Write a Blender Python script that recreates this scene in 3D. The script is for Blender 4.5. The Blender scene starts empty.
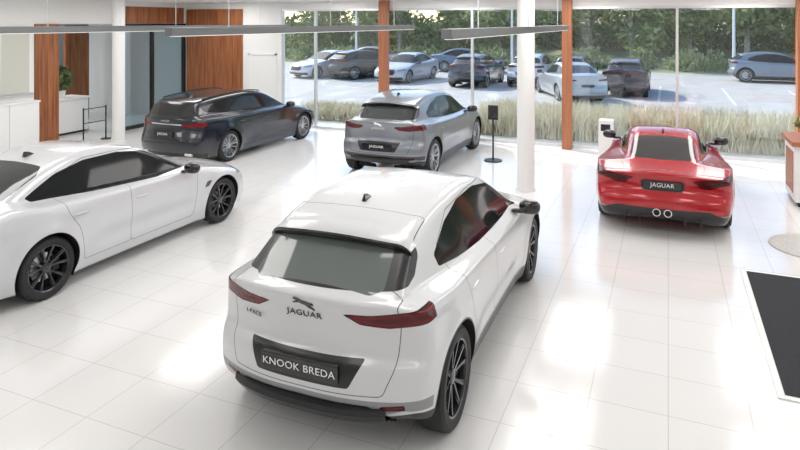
import bpy, bmesh, math, random
import numpy as np
from mathutils import Vector, Matrix
random.seed(4); rng=np.random.default_rng(7)
S=bpy.context.scene
try: S.view_settings.view_transform='Standard'
except Exception: pass

# ---------------------------------------------------------------- materials
def mat(name,col,rough=.5,metal=0,coat=0,spec=.5,emis=None,es=0,alpha=1):
    m=bpy.data.materials.new(name); m.use_nodes=True
    b=m.node_tree.nodes['Principled BSDF']
    b.inputs['Base Color'].default_value=(*col,1)
    b.inputs['Roughness'].default_value=rough
    b.inputs['Metallic'].default_value=metal
    b.inputs['Coat Weight'].default_value=coat
    b.inputs['Specular IOR Level'].default_value=spec
    if emis: 
        b.inputs['Emission Color'].default_value=(*emis,1); b.inputs['Emission Strength'].default_value=es
    return m
def noise_mat(name,c1,c2,scale=5,rough=.8,detail=4,stretch=(1,1,1),bump=0):
    m=mat(name,c1,rough); nt=m.node_tree; b=nt.nodes['Principled BSDF']
    tc=nt.nodes.new('ShaderNodeTexCoord'); mp=nt.nodes.new('ShaderNodeMapping'); mp.inputs['Scale'].default_value=stretch
    n=nt.nodes.new('ShaderNodeTexNoise'); n.inputs['Scale'].default_value=scale; n.inputs['Detail'].default_value=detail
    r=nt.nodes.new('ShaderNodeValToRGB'); r.color_ramp.elements[0].color=(*c1,1); r.color_ramp.elements[1].color=(*c2,1)
    r.color_ramp.elements[0].position=.35; r.color_ramp.elements[1].position=.65
    nt.links.new(tc.outputs['Object'],mp.inputs[0]); nt.links.new(mp.outputs[0],n.inputs['Vector'])
    nt.links.new(n.outputs['Fac'],r.inputs[0]); nt.links.new(r.outputs[0],b.inputs['Base Color'])
    return m
M_white=mat('wall_white',(.86,.86,.85),.6)
M_ceil=mat('ceiling_white',(.88,.88,.88),.8)
M_wood=noise_mat('wood_panel',(.22,.07,.026),(.40,.15,.06),3,.4,6,(6,6,.35))
M_woodcol=noise_mat('wood_column',(.34,.125,.06),(.44,.17,.08),3,.45,5,(6,6,.35))
M_black=mat('black_metal',(.015,.015,.017),.4)
M_blackgl=mat('black_gloss',(.012,.012,.013),.12,coat=.5)
M_rub=mat('tyre_rubber',(.018,.018,.019),.65)
M_dark=mat('wheel_well_dark',(.008,.008,.008),.9)
M_chrome=mat('chrome',(.8,.8,.82),.12,1)
M_silver=mat('silver_alloy',(.55,.56,.58),.28,.9)
M_rimblk=mat('black_alloy',(.055,.055,.06),.22,.6,.5)
M_txt=mat('sign_white',(.85,.85,.85),.4)
M_lampc=mat('lamp_casing',(.22,.23,.235),.4,.2)
M_mat=noise_mat('mat_charcoal',(.018,.02,.024),(.035,.037,.042),90,.95)
M_disc=noise_mat('rug_grey',(.50,.49,.47),(.60,.58,.55),30,.9)
M_alu=mat('aluminium',(.75,.76,.77),.35,.6)
M_blue=mat('office_blue',(.42,.56,.64),.4)
M_beige=mat('beige_panel',(.60,.60,.54),.4)
M_leaf=noise_mat('leaf_green',(.14,.21,.07),(.46,.48,.22),.6,.7)  # leaf tones paled to imitate outdoor haze in the colour
M_leafd=noise_mat('leaf_dark',(.07,.12,.05),(.26,.31,.13),.5,.7)
M_bark=noise_mat('bark',(.30,.27,.22),(.5,.47,.42),6,.9)
M_grs=noise_mat('straw_grass',(.62,.55,.40),(.74,.72,.56),3,.8)
M_lawn=noise_mat('lawn',(.22,.25,.12),(.44,.43,.26),.35,.95)
M_pave=noise_mat('paving',(.56,.55,.53),(.62,.61,.59),1.5,.85)
M_road=noise_mat('asphalt',(.50,.48,.45),(.58,.56,.53),1.2,.8)
def glass_mat(name,tint,fac=.08):
    m=bpy.data.materials.new(name); m.use_nodes=True; nt=m.node_tree; nt.nodes.clear()
    o=nt.nodes.new('ShaderNodeOutputMaterial'); mx=nt.nodes.new('ShaderNodeMixShader'); t=nt.nodes.new('ShaderNodeBsdfTransparent')
    g=nt.nodes.new('ShaderNodeBsdfGlossy'); g.inputs['Roughness'].default_value=.02; t.inputs[0].default_value=(*tint,1)
    mx.inputs[0].default_value=fac
    nt.links.new(t.outputs[0],mx.inputs[1]); nt.links.new(g.outputs[0],mx.inputs[2]); nt.links.new(mx.outputs[0],o.inputs[0]); return m
M_glass=glass_mat('window_glass',(.95,.98,.99),.09)
M_glassb=glass_mat('partition_glass',(.75,.86,.9),.12)

def floor_mat():
    m=mat('floor_tiles',(.8,.8,.79),.16); nt=m.node_tree; b=nt.nodes['Principled BSDF']
    tc=nt.nodes.new('ShaderNodeTexCoord'); br=nt.nodes.new('ShaderNodeTexBrick')
    br.offset=0; br.squash=1
    br.inputs['Color1'].default_value=(.80,.795,.785,1); br.inputs['Color2'].default_value=(.78,.775,.765,1)
    br.inputs['Mortar'].default_value=(.60,.59,.58,1)
    br.inputs['Scale'].default_value=1; br.inputs['Mortar Size'].default_value=.0042; br.inputs['Mortar Smooth'].default_value=.1
    br.inputs['Brick Width'].default_value=.6; br.inputs['Row Height'].default_value=.6
    nt.links.new(tc.outputs['Object'],br.inputs['Vector']); nt.links.new(br.outputs['Color'],b.inputs['Base Color'])
    n=nt.nodes.new('ShaderNodeTexNoise'); n.inputs['Scale'].default_value=2.2
    mr=nt.nodes.new('ShaderNodeMapRange'); mr.inputs['To Min'].default_value=.09; mr.inputs['To Max'].default_value=.17
    nt.links.new(tc.outputs['Object'],n.inputs['Vector']); nt.links.new(n.outputs['Fac'],mr.inputs['Value']); nt.links.new(mr.outputs[0],b.inputs['Roughness'])
    b.inputs['Specular IOR Level'].default_value=.65
    return m
M_floor=floor_mat()

# ---------------------------------------------------------------- mesh helpers
def link(o,parent=None):
    S.collection.objects.link(o)
    if parent: o.parent=parent
    return o
def mesh_obj(name,verts,faces,mats,parent=None,smooth=False,midx=None):
    me=bpy.data.meshes.new(name); me.from_pydata([tuple(v) for v in verts],[],[tuple(f) for f in faces])
    for m in (mats if isinstance(mats,(list,tuple)) else [mats]): me.materials.append(m)
    if smooth: me.polygons.foreach_set('use_smooth',[True]*len(me.polygons))
    if midx is not None: me.polygons.foreach_set('material_index',midx)
    me.update(); return link(bpy.data.objects.new(name,me),parent)
class B:
    def __init__(s): s.v=[];s.f=[];s.m=[]
    def add(s,v,f,mi=0):
        o=len(s.v); s.v+= [tuple(p) for p in v]; s.f+=[tuple(i+o for i in q) for q in f]; s.m+=[mi]*len(f)
    def box(s,x0,x1,y0,y1,z0,z1,mi=0):
        v=[(x0,y0,z0),(x1,y0,z0),(x1,y1,z0),(x0,y1,z0),(x0,y0,z1),(x1,y0,z1),(x1,y1,z1),(x0,y1,z1)]
        s.add(v,[(0,3,2,1),(4,5,6,7),(0,1,5,4),(1,2,6,5),(2,3,7,6),(3,0,4,7)],mi)
    def cyl(s,c,r,h,n=32,mi=0,r2=None,axis='z'):
        r2=r if r2 is None else r2; v=[];
        for k,(rr,zz) in enumerate(((r,0),(r2,h))):
            for i in range(n):
                a=2*math.pi*i/n; p=(rr*math.cos(a),rr*math.sin(a),zz)
                if axis=='x': p=(p[2],p[0],p[1])
                if axis=='y': p=(p[1],p[2],p[0])
                v.append((c[0]+p[0],c[1]+p[1],c[2]+p[2]))
        f=[(i,(i+1)%n,n+(i+1)%n,n+i) for i in range(n)]+[tuple(range(n))[::-1],tuple(range(n,2*n))]
        s.add(v,f,mi)
    def lathe(s,prof,n=48,mi=0):  # prof (r,y), revolve about y
        v=[];f=[];k=len(prof)
        for i in range(n):
            a=2*math.pi*i/n
            for r,y in prof: v.append((r*math.cos(a),y,r*math.sin(a)))
        for i in range(n):
            j=(i+1)%n
            for q in range(k-1): f.append((i*k+q,i*k+q+1,j*k+q+1,j*k+q))
        s.add(v,f,mi)
    def obj(s,name,mats,parent=None,smooth=False,bevel=0):
        o=mesh_obj(name,s.v,s.f,mats,parent,False,s.m)
        bm=bmesh.new(); bm.from_mesh(o.data); bmesh.ops.recalc_face_normals(bm,faces=bm.faces); bm.to_mesh(o.data); bm.free()
        if smooth:
            o.data.polygons.foreach_set('use_smooth',[True]*len(o.data.polygons))
            try: o.data.set_sharp_from_angle(angle=math.radians(35))
            except Exception: pass
        if bevel:
            b=o.modifiers.new('bevel','BEVEL'); b.width=bevel; b.segments=2; b.limit_method='ANGLE'
        return o
def boxo(name,x0,x1,y0,y1,z0,z1,m,parent=None,bevel=0):
    b=B(); b.box(x0,x1,y0,y1,z0,z1); return b.obj(name,[m],parent,bevel=bevel)
def empty(name,loc=(0,0,0),rz=0):
    e=bpy.data.objects.new(name,None); e.location=loc; e.rotation_euler=(0,0,rz); e.empty_display_size=.3; S.collection.objects.link(e); return e

# ---------------------------------------------------------------- car surface tools
def chaikin(p,n=3):
    p=np.array(p,float)
    for _ in range(n):
        q=np.roll(p,-1,0); p=np.stack([.75*p+.25*q,.25*p+.75*q],1).reshape(-1,2)
    return p
def rnd(p,r=.05):
    p=np.array(p,float); out=[]; n=len(p)
    for i in range(n):
        a=p[i-1]-p[i]; b=p[(i+1)%n]-p[i]; la=np.linalg.norm(a); lb=np.linalg.norm(b)
        out+=[p[i]+a/la*min(r,.33*la),p[i],p[i]+b/lb*min(r,.33*lb)]
    return chaikin(out,2)
def poly_sdf(px,py,poly):
    poly=np.array(poly,float); d=np.full(px.shape,1e9); ins=np.zeros(px.shape,bool); n=len(poly)
    for i in range(n):
        a=poly[i]; b=poly[(i+1)%n]; e=b-a; L=e@e
        if L<1e-12: continue
        wx=px-a[0]; wy=py-a[1]; t=np.clip((wx*e[0]+wy*e[1])/L,0,1)
        d=np.minimum(d,(wx-t*e[0])**2+(wy-t*e[1])**2)
        if a[1]!=b[1]:
            c=((a[1]>py)!=(b[1]>py))&(px<(b[0]-a[0])*(py-a[1])/(b[1]-a[1])+a[0]); ins^=c
    d=np.sqrt(d); return np.where(ins,-d,d)
def curve1(pts,sig=.09):
    pts=sorted(pts); xs=np.arange(-3.2,3.2,.02); v=np.interp(xs,[p[0] for p in pts],[p[1] for p in pts])
    k=np.exp(-.5*(np.arange(-20,21)*.02/sig)**2); k/=k.sum()
    v=np.convolve(np.pad(v,20,mode='edge'),k,mode='valid'); return lambda x: np.interp(x,xs,v)
def sstep(a,b,x):
    t=np.clip((x-a)/(b-a),0,1); return t*t*(3-2*t)
class Car:
    def __init__(s,sp):
        s.sp=sp; poly=chaikin(sp['prof'],sp.get('ch',2))
        s.gx=np.arange(-3.1,3.1,.0125); s.gz=np.arange(-.1,1.95,.0125)
        X,Z=np.meshgrid(s.gx,s.gz,indexing='ij'); s.G=poly_sdf(X.ravel(),Z.ravel(),poly).reshape(X.shape)
        s.Yb=curve1(sp['Yb']); s.Yg=curve1(sp['Yg']); s.belt=curve1(sp['belt'])
    def bil(s,x,z):
        fx=np.clip((x+3.1)/.0125,0,len(s.gx)-2.001); fz=np.clip((z+.1)/.0125,0,len(s.gz)-2.001)
        i=fx.astype(int); j=fz.astype(int); a=fx-i; b=fz-j; G=s.G
        return G[i,j]*(1-a)*(1-b)+G[i+1,j]*a*(1-b)+G[i,j+1]*(1-a)*b+G[i+1,j+1]*a*b
    def f(s,x,y,z):
        sp=s.sp; ay=np.abs(y); q=(ay/.95)**2.6
        xp=x+sp['kf']*sstep(.6,2.2,x)*q-sp['kr']*sstep(.6,2.2,-x)*q
        zp=z+sp['cr']*(ay/.9)**2
        d1=s.bil(xp,zp)
        yb=s.Yb(x)-.07*(np.clip(.60-z,0,1)/.4)**2-.05*(np.clip(z-.78,0,.6)/.3)**2
        yb=yb-sp.get('dc',.03)*np.exp(-((z-.46)/.12)**2)*sstep(1.05,.6,np.abs(x))
        hw=sp['wb']/2
        for c in (hw,-hw):
            r=np.hypot(x-c,z-sp['R']); yb=yb+.022*np.exp(-((r-sp['arch'])/.09)**2)
        bl=s.belt(x); yg=s.Yg(x)-sp['tb']*(z-bl)
        t=sstep(bl-.035,bl+.045,z); Y=yb*(1-t)+np.minimum(yg,yb)*t
        d2=(ay-Y)*.93; k=sp.get('k',.09)
        h=np.clip(.5+.5*(d1-d2)/k,0,1); return d2*(1-h)+d1*h+k*h*(1-h)
    def march(s,q,p):
        lo=np.zeros(len(q)); hi=np.ones(len(q)); d=p-q
        for _ in range(17):
            m=(lo+hi)/2; c=q+d*m[:,None]; v=s.f(c[:,0],c[:,1],c[:,2])<0; lo=np.where(v,m,lo); hi=np.where(v,hi,m)
        return q+d*((lo+hi)/2)[:,None]
    def side(s,x,z):
        x=np.atleast_1d(np.array(x,float)); z=np.atleast_1d(np.array(z,float))
        q=np.stack([x,np.full_like(x,.2),z],1); p=q.copy(); p[:,1]=1.15
        return s.march(q,p)[:,1]
    def rear(s,y,z,sgn=-1):
        y=np.array([y],float); q=np.array([[sgn*1.2,y[0],z]]); p=q.copy(); p[:,0]=sgn*3.0
        return float(s.march(q,p)[0,0])
    def top(s,x,y):
        q=np.array([[x,y,.5]]); p=q.copy(); p[:,2]=1.9; return float(s.march(q,p)[0,2])
    def build(s,res):
        sp=s.sp; L0=min(p[0] for p in sp['prof'])-.04; L1=max(p[0] for p in sp['prof'])+.04
        Wm=1.0; z0=.12; z1=max(p[1] for p in sp['prof'])+.03
        nx=int((L1-L0)/res); ny=int(2*Wm/res)//2*2; nz=int((z1-z0)/res)
        def enc(i,j,k): return (i*(ny+1)+j)*(nz+1)+k
        F=[]
        def grid(A,Bn,fn,flip):
            a,b=np.meshgrid(np.arange(A),np.arange(Bn),indexing='ij'); a=a.ravel(); b=b.ravel()
            q=np.stack([fn(a,b),fn(a+1,b),fn(a+1,b+1),fn(a,b+1)],1); F.append(q[:,::-1] if flip else q)
        grid(nx,ny,lambda a,b:enc(a,b,nz),False); grid(nx,ny,lambda a,b:enc(a,b,0),True)
        grid(nx,nz,lambda a,b:enc(a,0,b),False); grid(nx,nz,lambda a,b:enc(a,ny,b),True)
        grid(ny,nz,lambda a,b:enc(0,a,b),True); grid(ny,nz,lambda a,b:enc(nx,a,b),False)
        F=np.concatenate(F); u,inv=np.unique(F,return_inverse=True); F=inv.reshape(F.shape)
        k=u%(nz+1); j=(u//(nz+1))%(ny+1); i=u//((nz+1)*(ny+1))
        P=np.stack([L0+(L1-L0)*i/nx,-Wm+2*Wm*j/ny,z0+(z1-z0)*k/nz],1)
        Q=np.stack([np.clip(P[:,0],L0+.6,L1-.6),np.clip(P[:,1],-.55,.55),np.clip(P[:,2],.42,.62)],1)
        V=s.march(Q,P)
        hw=sp['wb']/2; R=sp['arch']
        keep=np.ones(len(F),bool); mv=np.zeros(len(V),bool)
        for c in (hw,-hw):
            r=np.hypot(V[:,0]-c,V[:,2]-sp['R']); ins=(r<R)&(np.abs(V[:,1])>.5)
            fi=ins[F]; cy=np.abs(V[F][:,:,1]).min(1)
            kill=fi.all(1)|(fi.any(1)&(cy<.72)); keep&=~kill
            idx=np.where(ins)[0]; dx=V[idx,0]-c; dz=V[idx,2]-sp['R']; rr=np.maximum(r[idx],1e-4)
            V[idx,0]=c+dx/rr*R; V[idx,2]=sp['R']+dz/rr*R; mv[idx]=True
        F=F[keep]; used,inv=np.unique(F,return_inverse=True); F=inv.reshape(F.shape); V=V[used]; mv=mv[used]
        idx=np.where(mv&(V[:,2]>.2))[0]
        if len(idx): V[idx,1]=np.sign(V[idx,1])*s.side(V[idx,0],V[idx,2])
        me=bpy.data.meshes.new('body'); me.from_pydata(V.tolist(),[],F.tolist())
        me.polygons.foreach_set('use_smooth',[True]*len(F))
        x,y,z=V[:,0],V[:,1],V[:,2]; ay=np.abs(y)
        def region(r,key):
            pr,poly=r[0],r[1]
            if pr=='circ': d=np.hypot(x-poly[0],z-poly[1])-poly[2]
            else:
                poly=rnd(poly,{'lamp':.02,'head':.03,'black':.04,'grey':.03}.get(key,.07))
                if pr=='side': d=poly_sdf(x,z,poly)
                elif pr=='rear': d=poly_sdf(ay,z,poly)
                else: d=poly_sdf(x,ay,poly)
            for ax,sg,val in (r[2] if len(r)>2 else []):
                c={'x':x,'y':ay,'z':z}[ax]; d=np.maximum(d,sg*(c-val))
            return d
        for key in ('black','grey','lamp','head','glass','rglass','s1','s2','s3','s4'):
            rs=sp['reg'].get(key,[]); d=np.full(len(V),9.)
            for r in rs: d=np.minimum(d,region(r,key))
            at=me.attributes.new('k_'+key,'FLOAT','POINT'); at.data.foreach_set('value',d.astype(np.float32))
        me.update(); return me

def car_paint(name,col,rough=.25,metal=0,grey=(.12,.12,.13),rgl=(.02,.022,.022),lamp=(.15,.002,.006),seam=(.08,.08,.085)):
    m=mat('paint_'+name,col,rough); nt=m.node_tree; b=nt.nodes['Principled BSDF']; N=nt.nodes; Lk=nt.links
    def mask(key,seam=False,thr=0):
        a=N.new('ShaderNodeAttribute'); a.attribute_name='k_'+key; o=a.outputs['Fac']
        if seam:
            ab=N.new('ShaderNodeMath'); ab.operation='ABSOLUTE'; Lk.new(o,ab.inputs[0]); o=ab.outputs[0]
        l=N.new('ShaderNodeMath'); l.operation='LESS_THAN'; Lk.new(o,l.inputs[0]); l.inputs[1].default_value=.003 if seam else thr
        return l.outputs[0]
    state={'c':(*col,1),'r':rough,'m':metal,'k':.8,'s':.5}
    outs={'c':None,'r':None,'m':None,'k':None,'s':None}
    def apply(msk,c,r,mt,k,sp_=.5):
        for key,val in (('c',(*c,1)),('r',r),('m',mt),('k',k),('s',sp_)):
            mx=N.new('ShaderNodeMix'); mx.data_type='RGBA' if key=='c' else 'FLOAT'
            ia,ib,oo=(6,7,2) if key=='c' else (2,3,0)
            Lk.new(msk,mx.inputs[0])
            if outs[key] is None: mx.inputs[ia].default_value=state[key]
            else: Lk.new(outs[key],mx.inputs[ia])
            mx.inputs[ib].default_value=val; outs[key]=mx.outputs[oo]
    for sname in ('s1','s2','s3','s4'): apply(mask(sname,True),seam,.6,0,0)
    apply(mask('grey'),grey,.35,.2,.2)
    apply(mask('black'),(.014,.014,.015),.3,0,.1)
    apply(mask('lamp'),(.03,.002,.003),.2,0,.2,.3)      # dark lamp surround
    apply(mask('lamp',thr=-.010),lamp,.22,0,.2,.3)       # red lens
    apply(mask('lamp',thr=-.032),(lamp[0]*.45,lamp[1],lamp[2]),.22,0,.2,.3) # darker core
    apply(mask('head'),(.30,.32,.34),.1,.3,1)
    apply(mask('glass'),(.010,.012,.013),.06,0,0,.28)
    apply(mask('rglass'),rgl,.06,0,.35,.5)
    for key,inp in (('c','Base Color'),('r','Roughness'),('m','Metallic'),('k','Coat Weight'),('s','Specular IOR Level')): Lk.new(outs[key],b.inputs[inp])
    b.inputs['Coat Roughness'].default_value=.04
    return m

def wheel_mesh(R,style='v',rim=M_rimblk,name='wheel'):
    k=R/.375; b=B(); h=.115
    tp=[(.262,-h+.01),(.30,-h),(.345,-h),(.368,-h+.02),(.375,-h+.05),(.375,h-.05),(.368,h-.02),(.345,h),(.30,h),(.268,h-.012),(.262,h-.02)]
    b.lathe([(r*k,y) for r,y in tp],56,0)
    b.lathe([(r*k,y) for r,y in [(.262,-h+.01),(.255,0),(.255,h-.04),(.262,h-.012),(.276,h-.006),(.278,h-.012)]],56,1)
    b.lathe([(.001,-.02),(.262*k,-.02)],40,2)  # dark backing disc, stands in for shade behind the spokes
    b.lathe([(.06,.012),(.17*k,.012),(.17*k,-.01),(.06,-.01)],40,3)
    b.box(-.19*k,-.10*k,-.0,.05,-.07,.09,0)
    b.lathe([(.001,.082),(.03,.082),(.055,.075),(.07,.05),(.07,0)],32,1)
    def spoke(a0,a1,w0,w1,r0=.05,r1=.266):
        v=[]
        for a,w,r,yy in ((a0,w0,r0*k,.068),(a1,w1,r1*k,.098)):
            c,s_=math.cos(a),math.sin(a)
            for sx,dy in ((-1,-.03),(1,-.03),(.7,.0),(-.7,.0)):
                v.append((r*c-sx*w*s_,yy+dy,r*s_+sx*w*c))
        b.add(v,[(0,1,5,4),(1,2,6,5),(2,3,7,6),(3,0,4,7),(3,2,1,0),(4,5,6,7)],1)
    for i in range(5):
        a=2*math.pi*i/5+math.pi/2
        if style=='v':
            spoke(a-.12,a-.27,.016,.013); spoke(a+.12,a+.27,.016,.013); 
            spoke(a-.33,a-.36,.010,.007,.16,.266); spoke(a+.33,a+.36,.010,.007,.16,.266)
        else:
            spoke(a-.10,a-.15,.014,.012); spoke(a+.10,a+.15,.014,.012)
            spoke(a+.55,a+.60,.014,.012)
    o=b.obj(name,[M_rub,rim,M_dark,M_silver],None,smooth=True)
    me=o.data; bpy.data.objects.remove(o); return me

def superell(b,c,r,e=.6,n=16,mi=0,rot=0):
    v=[];f=[]
    def sp(t,p): return math.copysign(abs(t)**p,t)
    for i in range(n+1):
        ph=-math.pi/2+math.pi*i/n
        for j in range(2*n):
            th=math.pi*j/n
            x=r[0]*sp(math.cos(ph),e)*sp(math.cos(th),e); y=r[1]*sp(math.cos(ph),e)*sp(math.sin(th),e); z=r[2]*sp(math.sin(ph),e)
            X=x*math.cos(rot)-y*math.sin(rot); Y=x*math.sin(rot)+y*math.cos(rot)
            v.append((c[0]+X,c[1]+Y,c[2]+z))
    m=2*n
    for i in range(n):
        for j in range(m): f.append((i*m+j,i*m+(j+1)%m,(i+1)*m+(j+1)%m,(i+1)*m+j))
    b.add(v,f,mi)

def rear_text(car,root,txt,y,z,size,m,off=.006,name='badge_text',ext=.002,sx=1.0):
    cu=bpy.data.curves.new(name,'FONT'); cu.body=txt; cu.size=size; cu.align_x='CENTER'; cu.align_y='CENTER'; cu.extrude=ext; cu.materials.append(m)
    cu.space_character=1.08
    o=link(bpy.data.objects.new(name,cu),root)
    x0=car.rear(y,z); up=Vector((car.rear(y,z+.03)-car.rear(y,z-.03),0,.06)).normalized()
    X=Vector((car.rear(y-.04,z)-car.rear(y+.04,z),-.08,0)).normalized(); Zv=X.cross(up).normalized(); up=Zv.cross(X)
    Mx=Matrix((X*sx,up,Zv)).transposed().to_4x4(); p=Vector((x0,y,z))+Zv*off
    Mx.translation=p; o.matrix_local=Mx; return o
CAT=[(-.5,-.02),(-.42,.06),(-.30,.05),(-.12,.10),(.05,.13),(.2,.19),(.32,.25),(.42,.24),(.50,.19),(.44,.15),(.34,.13),(.36,.05),(.50,.0),(.46,-.04),(.30,.0),(.22,.03),(.1,-.01),(-.1,-.06),(-.22,-.14),(-.38,-.20),(-.52,-.26),(-.54,-.22),(-.38,-.12),(-.30,-.04),(-.42,-.01)]
def rear_cat(car,root,y,z,w,m):
    x0=car.rear(y,z); xa=car.rear(y,z+.03); xb=car.rear(y,z-.03)
    up=Vector((xa-xb,0,.06)).normalized(); X=Vector((0,-1,0)); Zv=X.cross(up).normalized()
    V=[];n=len(CAT)
    for e in (.001,.008):
        for a,c in CAT: V.append(Vector((x0,y,z))+X*(-a*w)+up*(c*w)+Zv*e)
    mesh_obj('cat_emblem',V,[tuple(range(n,2*n)),]+[(i,(i+1)%n,n+(i+1)%n,n+i) for i in range(n)],m,root)

_cache={}
def make_car(name,kind,loc,heading,paint,wheelm,res=.03,detail=True,badges=None,mirror_m=None,lod=False):
    sp=SPECS[kind]
    if kind not in _cache: _cache[kind]={'car':Car(sp)}
    C=_cache[kind]; car=C['car']
    if res not in C: C[res]=car.build(res)
    root=empty(name,loc,math.radians(90-heading))
    me=C[res].copy(); me.materials.clear(); me.materials.append(paint)
    link(bpy.data.objects.new('body',me),root)
    hw=sp['wb']/2; R=sp['R']; yo=sp['track']-.115
    wm=wheelm
    for i,(sx,sy) in enumerate(((1,1),(1,-1),(-1,1),(-1,-1))):
        o=link(bpy.data.objects.new('wheel_%d'%(i+1),wm),root); o.location=(sx*hw,sy*yo,R)
        if sy<0: o.rotation_euler=(0,0,math.pi)
    b=B(); n=40
    for c in (hw,-hw):
        A=np.linspace(-.55,math.pi+.55,n); xs=c+sp['arch']*np.cos(A); zs=R+sp['arch']*np.sin(A)
        ys=car.side(xs,np.maximum(zs,.22))-.004
        for sg in (1,-1):
            v=[(xs[i],sg*ys[i],zs[i]) for i in range(n)]+[(xs[i],sg*.56,zs[i]) for i in range(n)]+[(c,sg*.56,R)]
            b.add(v,[(i,i+1,n+i+1,n+i) for i in range(n-1)]+[(n+i,n+i+1,2*n) for i in range(n-1)])
    b.obj('wheel_wells',[M_dark],root)
    b=B(); mz=sp['mirror'][1]; mx=sp['mirror'][0]; my=float(car.side(mx,mz-.06)[0])
    for sg in (1,-1):
        superell(b,(mx-.02,sg*(my+.16),mz+.03),(.075,.115,.075),.75,12,0,sg*-.15)
        superell(b,(mx+.0,sg*(my+.04),mz-.03),(.05,.09,.022),.8,8,1)
    b.obj('mirrors',[M_blackgl if mirror_m is None else mirror_m,M_blackgl],root,smooth=True)
    if kind=='suv' :
        ys=np.linspace(-.62,.62,41); v=[];f=[];mi=[]
        for yy in ys:
            z0=car.top(-1.50,yy); z1=car.top(-1.62,yy); a=abs(yy)/.62; xt=-1.80+.10*a**3
            sl=(z1-z0)/.12; zt=z1+sl*.5*(abs(xt)-1.62)+.012
            v+=[(-1.50,yy,z0-.002),(-1.62,yy,z1+.010),(xt,yy,zt),(xt-.004,yy,zt-.012),(xt+.015,yy,zt-.052),(-1.66,yy,z1-.05)]
        k=6
        for i in range(len(ys)-1):
            for j in range(k-1): f.append((i*k+j,i*k+j+1,i*k+k+j+1,i*k+k+j)); mi.append(0 if j<2 else 1)
        f.append(tuple(range(k))); f.append(tuple((len(ys)-1)*k+q for q in range(k))); mi+=[1,1]
        o=mesh_obj('roof_spoiler',v,f,[paint_plain(paint),M_blackgl],root,True,mi)
    if detail:
        b=B()
        for hx,hz in sp['handles']:
            yy=float(car.side(hx,hz)[0])
            for sg in (1,-1): superell(b,(hx,sg*(yy+.004),hz),(.10,.014,.013),.7,8)
        b.obj('door_handles',[paint_plain(paint)],root,smooth=True)
        ax=sp['ant']; az=car.top(ax,0); b=B()
        b.add([(ax-.09,-.02,az-.01),(ax-.09,.02,az-.01),(ax+.09,.012,az-.01),(ax+.09,-.012,az-.01),(ax-.08,-.004,az+.055),(ax-.08,.004,az+.055),(ax-.02,.003,az+.045),(ax-.02,-.003,az+.045)],
              [(0,1,5,4),(1,2,6,5),(2,3,7,6),(3,0,4,7),(4,5,6,7),(3,2,1,0)])
        b.obj('shark_fin_antenna',[M_blackgl],root,smooth=True,bevel=.004)
        if badges: badges(car,root)
    return root
PPL={}
def paint_plain(p): return PPL[p.name]

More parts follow.
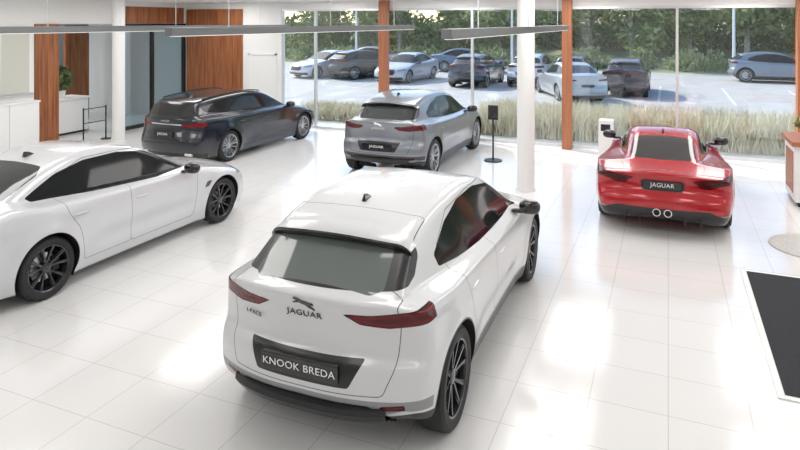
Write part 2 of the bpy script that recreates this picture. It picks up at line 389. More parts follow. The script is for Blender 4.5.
# ---------------------------------------------------------------- car specs
def arch_reg(wb,R,a,w=.02): return [('circ',(wb/2,R,a+w),[('y',-1,.7)]),('circ',(-wb/2,R,a+w),[('y',-1,.7)])]
SPECS={}
SPECS['suv']=dict(wb=2.99,R=.375,arch=.42,track=.93,kf=.30,kr=.30,cr=.05,tb=.40,k=.07,
 prof=[(2.15,.20),(2.30,.27),(2.355,.42),(2.355,.60),(2.30,.76),(2.12,.87),(1.8,.96),(1.4,1.03),(1.12,1.08),(.98,1.13),(.42,1.45),(.25,1.51),(-.05,1.575),(-.45,1.60),(-.9,1.59),(-1.3,1.55),(-1.56,1.505),(-1.66,1.46),(-1.74,1.405),
       (-2.08,1.205),(-2.14,1.175),(-2.21,1.165),(-2.24,1.14),(-2.23,1.10),(-2.205,1.0),(-2.195,.84),(-2.21,.78),(-2.25,.74),(-2.28,.66),(-2.285,.54),(-2.26,.42),(-2.17,.34),(-1.98,.28),(-1.6,.22),(-1,.18),(1,.18)],
 Yb=[(-2.4,.80),(-2.0,.885),(-1.5,.94),(-.8,.93),(0,.925),(.8,.93),(1.5,.945),(2.0,.92),(2.4,.86)],
 belt=[(-2.6,1.08),(-2.2,1.10),(-1.8,1.10),(-1.2,1.06),(0,1.0),(.9,.99),(1.15,1.1),(1.5,1.3)],
 Yg=[(-2.3,.68),(-1.9,.70),(-1.4,.755),(-.8,.80),(0,.82),(1,.80)],mirror=(.80,1.05),handles=[(-.02,.86),(-1.0,.90)],ant=-1.15,
 reg=dict(
  black=arch_reg(2.99,.375,.42,.014)+[('side',[(-1.2,.1),(1.2,.1),(1.2,.34),(-1.2,.34)],[('y',-1,.6)]),
   ('rear',[(-.1,.57),(.37,.57),(.47,.76),(-.1,.76)],[('x',1,-2)]),
   ('rear',[(-.1,.1),(1.1,.1),(1.1,.35),(.80,.40),(.62,.37),(.5,.46),(-.1,.47)],[('x',1,-1.93)]),
   ('top',[(-1.60,-.1),(-1.60,.64),(-1.75,.67),(-2.10,.67),(-2.15,.60),(-2.135,-.1)],[('z',-1,1.18),('z',1,1.46)]),
   ('rear',[(-.1,.1),(1.1,.1),(1.1,.38),(.6,.34),(-.1,.34)],[('x',-1,2)]),
   ('rear',[(-.1,.50),(.40,.48),(.52,.62),(.50,.78),(-.1,.79)],[('x',-1,2.05)])],
  grey=[('rear',[(.5,.36),(.72,.42),(1.1,.40),(1.1,.50),(.72,.49),(.45,.50),(-.1,.51),(-.1,.34)],[('x',1,-1.96)])],
  lamp=[('rear',[(.29,1.055),(.50,1.06),(.72,1.085),(1.1,1.10),(1.1,1.03),(.86,.985),(.62,.965),(.42,.985)],[('x',1,-1.84)]),
        ('rear',[(.58,.42),(.74,.425),(.74,.465),(.58,.46)],[('x',1,-2)])],
  head=[('rear',[(.50,.78),(.9,.86),(1.1,.88),(1.1,.78),(.7,.72)],[('x',-1,1.75)])],
  glass=[('side',[(1.02,1.045),(.78,1.22),(.35,1.41),(-.1,1.482),(-.6,1.48),(-1.0,1.40),(-1.38,1.245),(-1.36,1.15),(-1.0,1.105),(-.4,1.06),(.5,1.035)],[('y',-1,.56)]),
         ('top',[(1.04,-.1),(1.02,.45),(.90,.74),(.42,.58),(.30,.3),(.28,-.1)],[('z',-1,1.0)])],
  rglass=[('top',[(-1.66,-.1),(-1.66,.44),(-1.74,.50),(-2.02,.54),(-2.10,.46),(-2.105,-.1)],[('z',-1,1.10),('z',1,1.45)])],
  s1=[('side',[(.95,.35),(1.0,.55),(1.02,.95),(.9,1.1),(.2,1.49),(-.22,1.505),(-.26,1.0),(-.20,.35)],[('y',-1,.5)])],
  s2=[('side',[(-.20,.35),(-.26,1.0),(-.22,1.505),(-.9,1.47),(-1.3,1.28),(-1.14,.90),(-1.02,.60),(-.95,.35)],[('y',-1,.5)])],
  s3=[('rear',[(-.1,.53),(.60,.53),(.67,.70),(.70,1.0),(.66,1.25),(-.1,1.25)],[('x',1,-2.0)])],
  s4=[('top',[(-1.34,-.1),(-1.34,.5),(-1.30,.585),(-1.8,.60),(-1.9,-.1)],[('z',-1,1.4)])],
 ))
def xf_reg(wagon):
    sg=[(.86,1.0),(.55,1.17),(.15,1.34),(-.3,1.40),(-.8,1.395),(-1.2,1.31),(-1.62,1.13),(-1.55,1.08),(-.8,1.03),(.2,.985)]
    if wagon: sg=[(.86,1.0),(.55,1.17),(.15,1.33),(-.3,1.39),(-1.0,1.39),(-1.7,1.345),(-2.15,1.26),(-2.05,1.15),(-1.3,1.06),(-.8,1.03),(.2,.985)]
    rg=[('top',[(-1.22,-.1),(-1.24,.45),(-1.38,.56),(-1.82,.60),(-1.95,.5),(-1.98,-.1)],[('z',-1,1.08)])]
    if wagon: rg=[('rear',[(-.1,1.09),(.55,1.09),(.64,1.14),(.55,1.30),(.48,1.325),(-.1,1.325)],[('x',1,-2.1)])]
    r=dict(black=arch_reg(2.96,.345,.385,.004)+[('rear',[(-.1,.1),(1.1,.1),(1.1,.25),(.7,.33),(-.1,.33)],[('x',1,-2.1)]),
      ('rear',[(-.1,.45),(.40,.45),(.46,.55),(.42,.72),(-.1,.74)],[('x',-1,2.05)]),('rear',[(-.1,.22),(.85,.22),(.8,.36),(.45,.34),(-.1,.34)],[('x',-1,2.05)]),
      ('rear',[(-.1,.64),(.26,.64),(.26,.75),(-.1,.75)],[('x',1,-2)])],
     lamp=[('rear',[(.42,.93),(.60,.94),(.80,.97),(1.1,.99),(1.1,.91),(.85,.87),(.42,.87)],[('x',1,-2.18)])],
     head=[('rear',[(.50,.66),(.60,.72),(.88,.80),(1.1,.83),(1.1,.74),(.85,.67),(.6,.64)],[('x',-1,1.82)])],
     grey=[('side',[(1.12,.72),(1.22,.72),(1.14,.64),(1.06,.64)],[('y',-1,.8)])],
     glass=[('side',sg,[('y',-1,.5)]),('top',[(.88,-.1),(.86,.45),(.74,.70),(.16,.56),(.06,.3),(.04,-.1)],[('z',-1,.95)])],
     rglass=rg,
     s1=[('side',[(.86,.28),(.90,.55),(.92,.95),(.75,1.1),(.1,1.39),(-.28,1.42),(-.32,1.0),(-.28,.28)],[('y',-1,.5)])],
     s2=[('side',[(-.28,.28),(-.32,1.0),(-.28,1.42),(-.8,1.42),(-1.25,1.27),(-1.30,1.10),(-1.22,.88),(-1.08,.68),(-1.0,.28)],[('y',-1,.5)])],
     s3=[('rear',[(-.1,.60),(.62,.60),(.68,.80),(.70,1.3),(-.1,1.3)],[('x',1,-2.1)])],
     s4=[('top',[(.95,-.1),(.95,.70),(1.6,.74),(2.1,.62),(2.22,-.1)],[('z',-1,.72)])])
    return r
base_y=[(-2.6,.80),(-2.1,.875),(-1.5,.925),(-.8,.915),(0,.91),(.8,.915),(1.5,.925),(2.0,.895),(2.4,.84)]
SPECS['sedan']=dict(wb=2.96,R=.345,arch=.385,track=.905,kf=.34,kr=.28,cr=.045,tb=.42,k=.07,
 prof=[(2.15,.18),(2.28,.22),(2.34,.35),(2.35,.52),(2.30,.66),(2.15,.77),(1.8,.865),(1.3,.945),(1.0,.985),(.84,1.02),(.25,1.34),(.05,1.42),(-.25,1.49),(-.6,1.51),(-1.0,1.475),(-1.4,1.36),(-1.85,1.175),(-2.05,1.12),(-2.35,1.095),(-2.5,1.095),(-2.535,1.08),(-2.52,1.0),(-2.51,.82),(-2.56,.68),(-2.60,.55),(-2.58,.36),(-2.45,.22),(-2.2,.18),(-1,.16),(1,.16)],
 Yb=base_y,belt=[(-2.6,1.3),(-2.2,1.25),(-1.95,1.12),(-1.5,1.03),(-.8,1.01),(.8,.96),(1.05,1.08),(1.4,1.3)],
 Yg=[(-2.3,.70),(-1.9,.69),(-1.4,.72),(-.8,.765),(0,.785),(1,.76)],mirror=(.66,1.0),handles=[(-.14,.82),(-1.08,.85)],ant=-1.05,reg=xf_reg(False))
SPECS['wagon']=dict(SPECS['sedan'],
 prof=[(2.15,.18),(2.28,.22),(2.34,.35),(2.35,.52),(2.30,.66),(2.15,.77),(1.8,.865),(1.3,.945),(1.0,.985),(.84,1.02),(.25,1.32),(.05,1.40),(-.25,1.46),(-.6,1.48),(-1.2,1.475),(-1.8,1.44),(-2.15,1.40),(-2.27,1.37),(-2.31,1.32),(-2.46,1.08),(-2.49,1.04),(-2.50,.95),(-2.50,.82),(-2.56,.68),(-2.60,.55),(-2.58,.36),(-2.45,.22),(-2.2,.18),(-1,.16),(1,.16)],
 belt=[(-2.6,1.04),(-2.2,1.05),(-1.5,1.03),(-.8,1.01),(.8,.96),(1.05,1.08),(1.4,1.3)],
 Yg=[(-2.5,.70),(-1.9,.73),(-1.4,.75),(-.8,.77),(0,.785),(1,.76)],ant=-1.7,reg=xf_reg(True))
SPECS['coupe']=dict(wb=2.62,R=.345,arch=.38,track=.945,kf=.38,kr=.22,cr=.07,tb=.52,k=.11,dc=.04,
 prof=[(1.95,.16),(2.10,.20),(2.17,.32),(2.16,.48),(2.08,.62),(1.85,.73),(1.4,.83),(1.0,.89),(.72,.93),(.12,1.21),(-.08,1.275),(-.35,1.32),(-.65,1.32),(-1.0,1.265),(-1.45,1.11),(-1.80,.99),(-2.02,.935),(-2.14,.92),(-2.20,.905),(-2.19,.86),(-2.17,.74),(-2.19,.66),(-2.25,.60),(-2.28,.50),(-2.25,.34),(-2.15,.24),(-1.9,.18),(-1,.14),(1,.14)],
 Yb=[(-2.3,.85),(-1.9,.935),(-1.31,.985),(-.8,.93),(-.2,.885),(.5,.89),(1.31,.94),(1.8,.91),(2.2,.82)],
 belt=[(-2.4,1.2),(-2.0,1.05),(-1.7,.955),(-1.3,.925),(-.6,.91),(.5,.89),(.8,1.0),(1.2,1.2)],
 Yg=[(-2.2,.52),(-1.6,.54),(-1.2,.60),(-.6,.70),(0,.735),(.8,.74)],mirror=(.42,.97),handles=[(-.45,.78)],ant=-.75,
 reg=dict(
  black=arch_reg(2.62,.345,.38,.004)+[('rear',[(-.1,.1),(1.1,.1),(1.1,.30),(.80,.34),(.62,.42),(-.1,.42)],[('x',1,-1.75)]),
   ('rear',[(-.1,.66),(.28,.66),(.30,.80),(-.1,.80)],[('x',1,-2)])],
  grey=[('rear',[(.30,.36),(.60,.36),(.86,.36),(1.1,.38),(1.1,.30),(.7,.28),(.30,.28)],[('x',1,-1.8)])],
  lamp=[('rear',[(.38,.825),(.52,.845),(.78,.865),(1.1,.885),(1.1,.80),(.80,.765),(.62,.715),(.50,.73),(.46,.78)],[('x',1,-1.68)])],
  head=[('rear',[(.55,.60),(.75,.70),(1.1,.78),(1.1,.64),(.75,.58)],[('x',-1,1.6)])],
  glass=[('side',[(.60,.965),(.2,1.12),(-.2,1.22),(-.6,1.225),(-.98,1.13),(-1.12,1.03),(-.8,.975),(0,.95)],[('y',-1,.5)]),
         ('top',[(.74,-.1),(.72,.42),(.60,.66),(.10,.53),(.0,.3),(-.02,-.1)],[('z',-1,.9)])],
  rglass=[('top',[(-.98,-.1),(-1.0,.36),(-1.08,.44),(-1.50,.47),(-1.68,.38),(-1.74,-.1)],[('z',-1,.97)])],
  s1=[('side',[(.62,.26),(.68,.6),(.68,.9),(.2,1.2),(-.6,1.25),(-.78,.95),(-.80,.5),(-.6,.26)],[('y',-1,.5)])],
  s3=[('top',[(-.88,-.1),(-.90,.46),(-1.3,.53),(-1.8,.58),(-2.10,.5),(-2.12,-.1)],[('z',-1,.8)])],
 ))

# ---------------------------------------------------------------- badges / rear detail
def plate(car,root,y0,z0,w,h,txt,size,sx=1):
    x0=min(car.rear(y0,z0+h/2),car.rear(y0,z0-h/2),car.rear(y0,z0))
    b=B(); b.box(x0-.016,x0+.02,y0-w/2,y0+w/2,z0-h/2,z0+h/2); b.obj('plate_panel',[M_blackgl],root,bevel=.006)
    cu=bpy.data.curves.new('plate_text','FONT'); cu.body=txt; cu.size=size; cu.align_x='CENTER'; cu.align_y='CENTER'; cu.extrude=.001; cu.materials.append(M_txt); cu.space_character=1.05
    o=link(bpy.data.objects.new('plate_text',cu),root)
    Mx=Matrix((Vector((0,-1,0))*sx,Vector((0,0,1)),Vector((-1,0,0)))).transposed().to_4x4(); Mx.translation=Vector((x0-.020,y0,z0)); o.matrix_local=Mx
def suv_badges(main):
    def fn(car,root):
        rear_cat(car,root,0,1.09,.17,M_blackgl if main else M_chrome)
        rear_text(car,root,'JAGUAR',0,1.01,.06,M_blackgl if main else M_chrome,sx=1.25)
        if main: rear_text(car,root,'I-PACE',.46,.92,.042,M_blackgl,off=.014,sx=1.25)
        plate(car,root,0,.665,.62,.125,'KNOOK BREDA' if main else 'JAGUAR',.070,1.15)
        b=B()
        ys=np.linspace(-.62,.62,23); v=[];f=[]
        for yy in ys:
            xx=car.rear(yy,.46)-.03*(1-(yy/.66)**4)
            v+=[(xx+.04,yy,.45),(xx,yy,.435),(xx-.01,yy,.40),(xx+.03,yy,.345),(xx+.3,yy,.30)]
        for i in range(22):
            for j in range(4): f.append((i*5+j,i*5+j+1,i*5+5+j+1,i*5+5+j))
        b.add(v,f); b.obj('rear_diffuser',[M_black],root,smooth=True)
    return fn
def wagon_badges(car,root):
    rear_text(car,root,'JAGUAR',0,.985,.05,M_chrome,sx=1.2)
    plate(car,root,0,.72,.52,.12,'JAGUAR',.075)
    b=B()
    ys=np.linspace(-.42,.42,15); v=[];f=[]
    for yy in ys:
        xx=car.rear(yy,.90)-.006; v+=[(xx,yy,.93),(xx,yy,.905)]
    f=[(2*i,2*i+1,2*i+3,2*i+2) for i in range(14)]
    b.add(v,f); b.obj('chrome_strip',[M_chrome],root)
    b=B()
    for sg in (1,-1): b.box(car.rear(.6,.33)-.02,-2.3,sg*.6-.09,sg*.6+.09,.27,.34)
    b.obj('exhaust_tips',[M_chrome],root,bevel=.02)
    b=B()
    for sg in (1,-1):
        pts=[]
        for xx in np.linspace(.0,-2.0,14): pts.append((xx,sg*.56,car.top(xx,.56)+.03))
        v=[];f=[]
        for p in pts: v+=[(p[0],p[1]-.015,p[2]-.012),(p[0],p[1]+.015,p[2]-.012),(p[0],p[1]+.015,p[2]+.012),(p[0],p[1]-.015,p[2]+.012)]
        for i in range(13):
            for j in range(4): f.append((i*4+j,i*4+(j+1)%4,i*4+4+(j+1)%4,i*4+4+j))
        b.add(v,f)
    b.obj('roof_rails',[M_blackgl],root)
def sedan_badges(car,root):
    plate(car,root,0,.72,.52,.12,'JAGUAR',.075)
    b=B()
    for sg in (1,-1): b.box(car.rear(.6,.33)-.02,-2.3,sg*.6-.09,sg*.6+.09,.27,.34)
    b.obj('exhaust_tips',[M_chrome],root,bevel=.02)
def coupe_badges(car,root):
    plate(car,root,0,.74,.52,.12,'JAGUAR',.085)
    b=B(); x=car.rear(0,.36)-.05
    for yy in (-.075,.075):
        b.cyl((x,yy,.37),.055,.2,28,0,axis='x'); b.cyl((x-.003,yy,.37),.043,.01,28,1,axis='x')
    b.obj('twin_exhausts',[M_chrome,M_dark],root,smooth=True)
    b=B()
    for yy in (-.5,-.3,.3,.5):
        b.box(car.rear(yy,.3)-.02,-1.9,yy-.01,yy+.01,.2,.34)
    b.obj('diffuser_fins',[M_black],root)

# ---------------------------------------------------------------- place cars (metres, room frame)
_cp=car_paint
def car_paint(name,col,rough=.25,metal=0,**k):
    p=_cp(name,col,rough,metal,**k); PPL[p.name]=mat(p.name+'_trim',col,rough,metal,.8); return p
P_white=car_paint('white',(.66,.67,.68),.28,0,grey=(.28,.28,.29),rgl=(.13,.15,.14))
P_white2=car_paint('pearl_white',(.65,.66,.68),.25,.1)
P_black=car_paint('black',(.007,.009,.018),.2,0,seam=(0,0,0),lamp=(.25,.004,.008))
P_grey=car_paint('silver_grey',(.24,.26,.29),.3,.55,grey=(.05,.05,.05),rgl=(.04,.045,.045),seam=(.02,.02,.02))
P_red=car_paint('red',(.44,.005,.012),.22,.15,grey=(.25,.25,.27),rgl=(.03,.033,.033),seam=(.06,.01,.01),lamp=(.10,.0,.0))
W_suv=wheel_mesh(.375,'v',M_rimblk,'wheel_suv'); W_suvs=wheel_mesh(.375,'v',M_silver)
W_sed=wheel_mesh(.345,'v',M_rimblk); W_wag=wheel_mesh(.345,'m',M_silver); W_cp=wheel_mesh(.345,'m',M_rimblk)
make_car('suv_car','suv',(-2.42,6.12,0),-.4,P_white,W_suv,.018,badges=suv_badges(True))
make_car('suv_car.001','suv',(-5.25,13.48,0),0,P_grey,W_suvs,.03,badges=suv_badges(False))
make_car('sedan_car','sedan',(-7.27,6.46,0),.3,P_white2,W_sed,.025,badges=sedan_badges)
make_car('station_wagon_car','wagon',(-9.84,12.98,0),1.4,P_black,W_wag,.03,badges=wagon_badges)
make_car('sports_coupe','coupe',(-.08,12.07,0),0,P_red,W_cp,.025,badges=coupe_badges)

def pc(n,c,**k): return car_paint(n,c,.3,.2,**k)
ext=[('suv',(-1.7,29.9),0,pc('ext_darkred',(.05,.02,.03))),('sedan',(-3.9,27.4),-25,pc('ext_silver',(.45,.47,.5))),
     ('suv',(-8.9,31.0),0,pc('ext_navy',(.03,.04,.07))),('suv',(-6.3,32.2),0,pc('ext_white',(.75,.76,.78))),
     ('suv',(5.2,38.2),90,pc('ext_slate',(.25,.28,.33))),('suv',(-15.9,32.4),25,pc('ext_black',(.02,.02,.025))),
     ('sedan',(-18.4,32.4),200,pc('ext_white2',(.7,.7,.72))),('sedan',(-18.0,39.0),90,pc('ext_grey',(.4,.42,.45))),
     ('sedan',(-11.5,38.6),90,pc('ext_blue',(.10,.16,.26))),('wagon',(-4.5,34.5),0,pc('ext_grey2',(.15,.16,.18))),
     ('sedan',(-13.0,31.6),185,pc('ext_silver2',(.5,.52,.55)))]
for i,(k,p,h,pm) in enumerate(ext):
    make_car('parked_car' if i==0 else 'parked_car.%03d'%i,k,(p[0],p[1],-.05),h,pm,W_wag if k!='suv' else W_suvs,.06,detail=False)

# ---------------------------------------------------------------- room
UL,UR,VB,VF,H=-14.3,9.0,16.0,-5.0,3.7
boxo('floor',-23,UR+.2,VF-.2,VB+.15,-.2,0,M_floor)
boxo('ceiling',-23,UR+.2,VF-.2,VB+.15,H,H+.2,M_ceil)
boxo('wall_front',-23,UR+.2,VF-.2,VF,0,H,M_white)
boxo('wall_right',UR,UR+.2,VF,VB,0,H,M_white)
b=B(); b.box(-23,-10.65,VB,VB+.2,0,H); b.box(-10.65,UR,VB,VB+.2,3.48,H); b.obj('wall_back',[M_white])
b=B()
for i in range(12):
    u=-14.2+i*.181; b.box(u,u+.174,VB-.05,VB,0.05,3.5)
b.obj('trim_1',[M_wood])
b=B(); b.box(-11.75,-10.85,VB-.03,VB,0,2.1,0); b.box(-11.80,-11.75,VB-.05,VB,0,2.15,0); b.box(-10.85,-10.80,VB-.05,VB,0,2.15,0); b.box(-11.8,-10.8,VB-.05,VB,2.1,2.15,0); b.box(-11.66,-11.54,VB-.08,VB-.03,1.0,1.03,1)
b.obj('door_1',[M_white,M_alu])
mul=[-10.65,-9.5,-7.21,-4.75,-2.28,.19,2.65,5.1,7.55,UR]
for i in range(len(mul)-1):
    a,c=mul[i],mul[i+1]
    b=B(); b.box(a+.025,c-.025,VB+.06,VB+.075,.06,3.48,0)
    b.box(a,a+.03,VB+.02,VB+.12,.0,3.48,1); b.box(c-.03,c,VB+.02,VB+.12,0,3.48,1); b.box(a+.03,c-.03,VB+.02,VB+.12,0,.06,1); b.box(a+.03,c-.03,VB+.02,VB+.12,3.42,3.48,1)
    b.obj('window_%d'%(i+1),[M_glass,M_alu])
for i,u in enumerate((-7.21,-2.28,2.65)):
    b=B(); b.box(u-.11,u+.11,VB-.28,VB-.02,0,H); b.obj('wood_column' if i==0 else 'wood_column.%03d'%i,[M_woodcol],bevel=.01)
def round_col(n,u,v,r):
    b=B(); b.cyl((u,v,0),r,H,40); b.cyl((u,v,0),r+.012,.06,40,0); b.obj(n,[M_white],smooth=True)
round_col('round_column',-2.42,11.64,.16); round_col('round_column.001',-13.3,12.4,.16)
b=B(); b.box(UL-.2,UL,VF,10.75,0,H,0); b.box(UL-.2,UL,10.75,VB,3.05,H,0); b.obj('wall_left',[M_white])
b=B()
for i in range(9):
    v=10.6-i*.75; b.box(UL,UL+.03,v-.71,v,1.4,3.0,0); b.box(UL,UL+.05,v-.75,v-.71,1.35,3.05,1)
b.box(UL,UL+.06,3.8,10.7,1.32,1.38,1)
b.obj('wall_panelling',[M_beige,M_alu])
b=B()
for i in range(9):
    v=10.6-i*.75; b.box(UL+.03,UL+.38,v-.74,v,0.08,1.18,0)
b.box(UL+.05,UL+.36,3.9,10.6,0,.08,1); b.box(UL+.02,UL+.40,3.85,10.62,1.18,1.22,0)
b.obj('white_cabinet',[M_white,M_black],bevel=.005)
b=B()
for i in range(4): b.box(UL-.2,UL+.05,10.76+i*.16,10.76+i*.16+.155,0,3.05)
b.obj('wood_pillar',[M_wood])
b=B()
for v in (13.15,14.55,15.9): b.box(UL-.06,UL+.04,v,v+.09,0,3.05,0)
b.box(UL-.06,UL+.04,13.15,15.99,2.96,3.05,0); b.box(UL-.06,UL+.04,13.15,15.99,0,.1,0); b.box(UL-.02,UL,13.24,15.9,.1,2.96,1)
b.obj('glass_partition',[M_black,M_glassb])
b=B()
for i in range(14): b.box(UL,UL+.03,13.4+i*.18,13.4+i*.18+.172,3.06,3.55)
b.obj('trim_2',[M_wood])
boxo('wall_office',-23,-22.8,VF,VB,0,H,M_white)
b=B(); b.box(-22.78,-22.75,6,15.5,.9,2.9,0)
for v in (6,8,10,12,14,15.5): b.box(-22.78,-22.70,v-.04,v+.04,.85,2.95,1)
b.obj('office_window',[M_blue,M_black])
b=B(); b.box(-18.0,-17.9,13.4,15.4,0,3.4); b.obj('office_screen_wall',[M_blue])
b=B(); b.box(-17.2,-17.1,13.9,14.75,.0,3.0); 
for i in range(5): b.box(-17.1,-17.08,13.9+i*.17,13.9+i*.17+.165,0,3.0)
b.obj('wood_screen',[M_wood])
b=B(); b.box(-15.9,-15.2,11.7,13.1,.06,.95,0); b.box(-15.95,-15.15,11.65,13.15,.95,1.0,0); b.box(-15.85,-15.25,11.75,13.05,0,.06,1); b.obj('service_counter',[M_white,M_black],bevel=.01)
def leaf_cloud(n,r,size,seed):
    g=np.random.default_rng(seed); V=[];F=[]
    for i in range(n):
        d=g.normal(size=3); d/=np.linalg.norm(d); c=d*(g.random()**.4)*np.array(r)
        a=g.normal(size=3); a/=np.linalg.norm(a); bb=np.cross(a,g.normal(size=3)); bb/=np.linalg.norm(bb); s_=size*(.6+.8*g.random())
        k=len(V); V+=[c-a*s_,c-bb*s_*.5,c+a*s_,c+bb*s_*.5]; F.append((k,k+1,k+2,k+3))
    return V,F
b=B(); b.cyl((-15.5,12.45,1.0),.10,.20,20,0,.13)
V,F=leaf_cloud(200,(.26,.26,.34),.12,3); b.add([(-15.5+v[0],12.45+v[1],1.55+v[2]) for v in V],F,1)
b.cyl((-15.5,12.45,1.1),.015,.35,8,2)
b.obj('potted_plant',[M_white,M_leafd,M_bark])
b=B()
for v in (11.9,12.6,): 
    b.cyl((-13.75,v-.2,0),.13,.02,24); b.cyl((-13.75,v-.2,.02),.018,.88,12)
b.cyl((-13.75,11.7,.86),.012,.7,8,0,axis='y'); b.cyl((-13.75,11.7,.5),.012,.7,8,0,axis='y')
b.obj('barrier_stand',[M_black],smooth=True)
M_diff=mat('lamp_diffuser',(.8,.8,.8),.5,emis=(1,.97,.93),es=.6)
for i,u in enumerate((-7.2,-4.4,-1.6)):
    b=B(); b.box(u-.045,u+.045,4.7,11.0,2.965,3.045,0); b.box(u-.035,u+.035,4.75,10.95,2.958,2.965,1)
    for v in (5.6,7.85,10.1): b.cyl((u,v,3.04),.006,H-3.04,8,2)
    b.obj('linear_pendant_lamp' if i==0 else 'linear_pendant_lamp.%03d'%i,[M_lampc,M_diff,M_alu],bevel=.003)
b=B(); b.box(.83,3.4,6.0,8.94,0,.012,0); b.box(.89,3.34,6.06,8.88,.012,.018,1); b.obj('entrance_mat',[M_white,M_mat])
b=B(); b.cyl((1.85,10.2,0),.55,.015,64,0); b.obj('round_rug',[M_disc],smooth=True)
b=B(); b.box(1.95,4.2,12.3,13.3,.08,1.02,0); b.box(1.9,4.25,12.25,13.35,1.02,1.10,1); b.box(2.0,4.15,12.35,13.25,0,.08,2); b.box(1.94,1.96,12.45,13.15,.2,.9,1)
b.obj('reception_desk',[M_white,M_woodcol,M_black],bevel=.008)
b=B(); b.cyl((2.15,12.7,1.10),.05,.16,20,0,.07); V,F=leaf_cloud(120,(.16,.16,.14),.06,5); b.add([(2.15+v[0],12.7+v[1],1.38+v[2]) for v in V],F,1); b.cyl((2.15,12.7,1.2),.01,.15,8,1)
b.obj('flower_vase',[M_disc,M_leaf])
b=B(); b.cyl((-3.6,13.8,0),.2,.025,32); b.cyl((-3.6,13.8,.025),.02,.95,12); 
b.box(-3.71,-3.49,13.78,13.82,.92,1.24,0); b.box(-3.69,-3.51,13.775,13.78,.95,1.21,1)
b.obj('info_sign_stand',[M_black,M_blackgl],smooth=True)
b=B(); b.box(-1.42,-1.12,14.55,14.85,.03,.93,0); b.box(-1.40,-1.14,14.57,14.83,0,.03,1); b.box(-1.37,-1.17,14.545,14.55,.7,.85,1); b.obj('waste_bin',[M_white,M_black],bevel=.01)

# ---------------------------------------------------------------- exterior
b=B(); b.box(-60,60,VB+.2,43,-.3,-.05)
for i in range(14): b.box(-22+i*2.7,-21.9+i*2.7,27,33.5,-.05,-.045,1)
b.obj('parking_lot_ground',[M_road,M_txt])
b=B(); b.box(-30,40,VB+.2,19.2,-.05,-.01); b.obj('paved_path',[M_pave])
n=40; V=[];F=[]
for i in range(n+1):
    for j in range(9):
        u=-70+140*i/n; v=[42,43,46,50,55,62,72,90,120][j]; z=[-.1,.0,.15,.5,1.1,1.8,2.3,2.6,3][j]+ (.25*math.sin(i*1.3+j) if j>1 else 0)
        V.append((u,v,z))
for i in range(n):
    for j in range(8): F.append((i*9+j,i*9+9+j,i*9+10+j,i*9+j+1))
mesh_obj('grass_bank',V,F,M_lawn,smooth=True)
def blades(name,N,u0,u1,v0,v1,h,m,z0=0):
    u=rng.uniform(u0,u1,N); v=rng.uniform(v0,v1,N); hh=h*rng.uniform(.5,1.1,N); le=rng.normal(0,.16,(N,2)); w=.012
    V=[];F=[]; an=rng.uniform(0,3.14,N)
    for i in range(N):
        c,s_=math.cos(an[i])*w,math.sin(an[i])*w; k=len(V)
        V+=[(u[i]-c,v[i]-s_,z0),(u[i]+c,v[i]+s_,z0),(u[i]+le[i,0]*.5+c,v[i]+le[i,1]*.5+s_,z0+hh[i]*.6),(u[i]+le[i,0]*.5-c,v[i]+le[i,1]*.5-s_,z0+hh[i]*.6),(u[i]+le[i,0]*1.3,v[i]+le[i,1]*1.3,z0+hh[i])]
        F+=[(k,k+1,k+2,k+3),(k+3,k+2,k+4)]
    mesh_obj(name,V,F,m)
blades('ornamental_grass',26000,-5.0,9.0,16.9,18.9,.85,M_grs)
blades('ornamental_grass.001',6000,-11,-6,17.4,18.8,.5,M_grs)
def tree_mesh(seed):
    g=random.Random(seed); b=B(); b.cyl((0,0,0),.16,2.8,12,0,.10)
    for k in range(5):
        a=g.uniform(0,6.28); b.add(*(lambda p0,p1,r:( [(p0[0]+r*math.cos(t),p0[1]+r*math.sin(t),p0[2]) for t in (0,2.1,4.2)]+[(p1[0]+r*.4*math.cos(t),p1[1]+r*.4*math.sin(t),p1[2]) for t in (0,2.1,4.2)],[(0,1,4,3),(1,2,5,4),(2,0,3,5)]))((0,0,2+.2*k),(1.3*math.cos(a),1.3*math.sin(a),3.4+.3*k),.06),0)
    for k in range(8):
        c=(g.uniform(-1.8,1.8),g.uniform(-1.6,1.6),g.uniform(1.7,5.2)); V,F=leaf_cloud(420,(1.6,1.5,1.1),.17,seed*10+k)
        b.add([(c[0]+v[0],c[1]+v[1],c[2]+v[2]) for v in V],F,1)
    o=b.obj('tm',[M_bark,M_leaf]); me=o.data; bpy.data.objects.remove(o); return me
TM=[tree_mesh(1),tree_mesh(2),tree_mesh(3)]
tp=[(-44,52),(-38,47),(-33,54),(-28,48),(-23,52),(-18,56),(-13,50),(-8,53),(-3,48),(1,54),(5,49),(9,55),(13,50),(18,54),(23,50),(-30,62),(-20,64),(-10,62),(0,63),(10,64),(20,62),(28,60),(-15.5,60),(-5.5,58),(3,60),(7,62),(15,58),(-20.5,49),(-10.5,47.5),(-6,51),(1.5,49.5),(8,48.5),(-25,57),(-16,50.5),(-12,56),(12,60),(-2,57)]
for i,(u,v) in enumerate(tp):
    o=link(bpy.data.objects.new('tree' if i==0 else 'tree.%03d'%i,TM[i%3])); z=np.interp(v,[42,46,50,55,62,72],[-.1,.15,.5,1.1,1.8,2.3])-.25
    o.location=(u+random.uniform(-.8,.8),v,float(z)); o.rotation_euler=(0,0,random.uniform(0,6)); s_=random.uniform(.85,1.3); o.scale=(s_,s_,s_)
V=[];F=[]
for i in range(100):
    v_,f_=leaf_cloud(330,(1.2,.9,1.0),.15,200+i); c=(-50+i*.85,53.5+1.2*math.sin(i*1.9),1.9); k=len(V); V+=[(c[0]+a[0],c[1]+a[1],c[2]+a[2]*(1.35+.4*math.sin(i*2.7))) for a in v_]; F+=[tuple(q+k for q in f) for f in f_]
mesh_obj('hedge',V,F,M_leafd)
V=[];F=[]
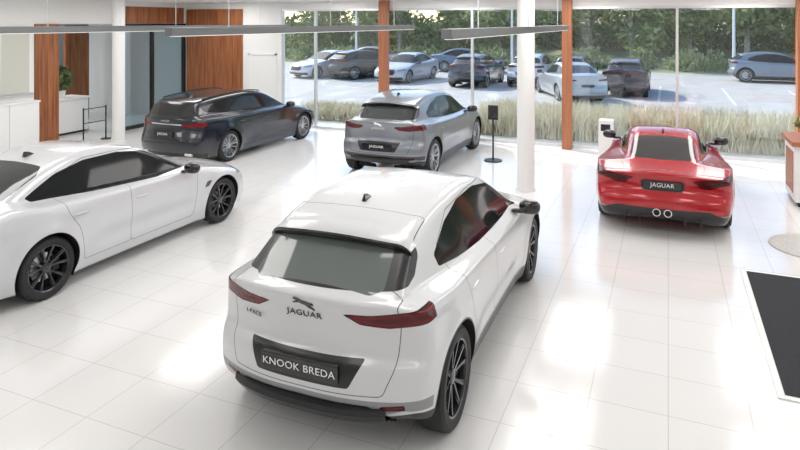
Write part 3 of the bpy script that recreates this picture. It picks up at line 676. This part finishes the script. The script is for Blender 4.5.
for i in range(84):
    v_,f_=leaf_cloud(240,(1.0,.7,.6),.11,400+i); c=(-40+i*.85+math.sin(i*2.3),44.2+.6*math.sin(i*1.7),.5); k=len(V); V+=[(c[0]+a[0],c[1]+a[1],c[2]+a[2]*(1.1+.5*math.sin(i*3.1))) for a in v_]; F+=[tuple(q+k for q in f) for f in f_]
mesh_obj('shrub_border',V,F,M_leaf)
for i,(u,v) in enumerate(((3.5,41.3),(-9.5,41.3),(-21,41.3))):
    b=B(); b.cyl((u,v,-.1),.09,6,12,0,.06); b.box(u-.1,u+.1,v-1.0,v+.05,5.85,5.95); b.obj('street_lamp' if i==0 else 'street_lamp.%03d'%i,[M_txt],smooth=True)

# ---------------------------------------------------------------- lights
for i,u in enumerate((-12,-8.6,-5.2,-1.8,1.6,5.5)):
    for j,v in enumerate((0.5,5.6,10.6,14.2)):
        l=bpy.data.lights.new('ceiling_fill_light','AREA'); l.shape='RECTANGLE'; l.size=1.2; l.size_y=2.4; l.energy=(37,47,49,50)[j]; l.color=(1,.975,.95)  # added fill lamps to brighten the room; dimmer front row darkens foreground
        o=link(bpy.data.objects.new('ceiling_fill_light',l)); o.location=(u,v,H-.02)
l=bpy.data.lights.new('office_light','AREA'); l.size=3; l.energy=150; o=link(bpy.data.objects.new('office_light',l)); o.location=(-18.5,11.5,H-.03)
sl=bpy.data.lights.new('sun','SUN'); sl.energy=4.8; sl.angle=.03; sl.color=(1,.94,.84); o=link(bpy.data.objects.new('sun',sl))
o.rotation_euler=Vector((.85,-.40,-.72)).to_track_quat('-Z','Y').to_euler()
w=bpy.data.worlds.new('world'); S.world=w; w.use_nodes=True; nt=w.node_tree; bg=nt.nodes['Background']
sk=nt.nodes.new('ShaderNodeTexSky'); sk.sky_type='NISHITA'; sk.sun_disc=False; sk.sun_elevation=math.radians(38); sk.sun_rotation=math.radians(300)
nt.links.new(sk.outputs[0],bg.inputs[0]); bg.inputs[1].default_value=.33

# ---------------------------------------------------------------- camera (level, architectural shift)
cd=bpy.data.cameras.new('camera'); cam=link(bpy.data.objects.new('camera',cd)); S.camera=cam
cam.location=(0,0,3.1); cam.rotation_euler=(math.radians(90),0,math.radians(23))
cd.sensor_width=36; cd.lens=36*632/800; cd.shift_y=-(225-22)/800; cd.clip_end=300
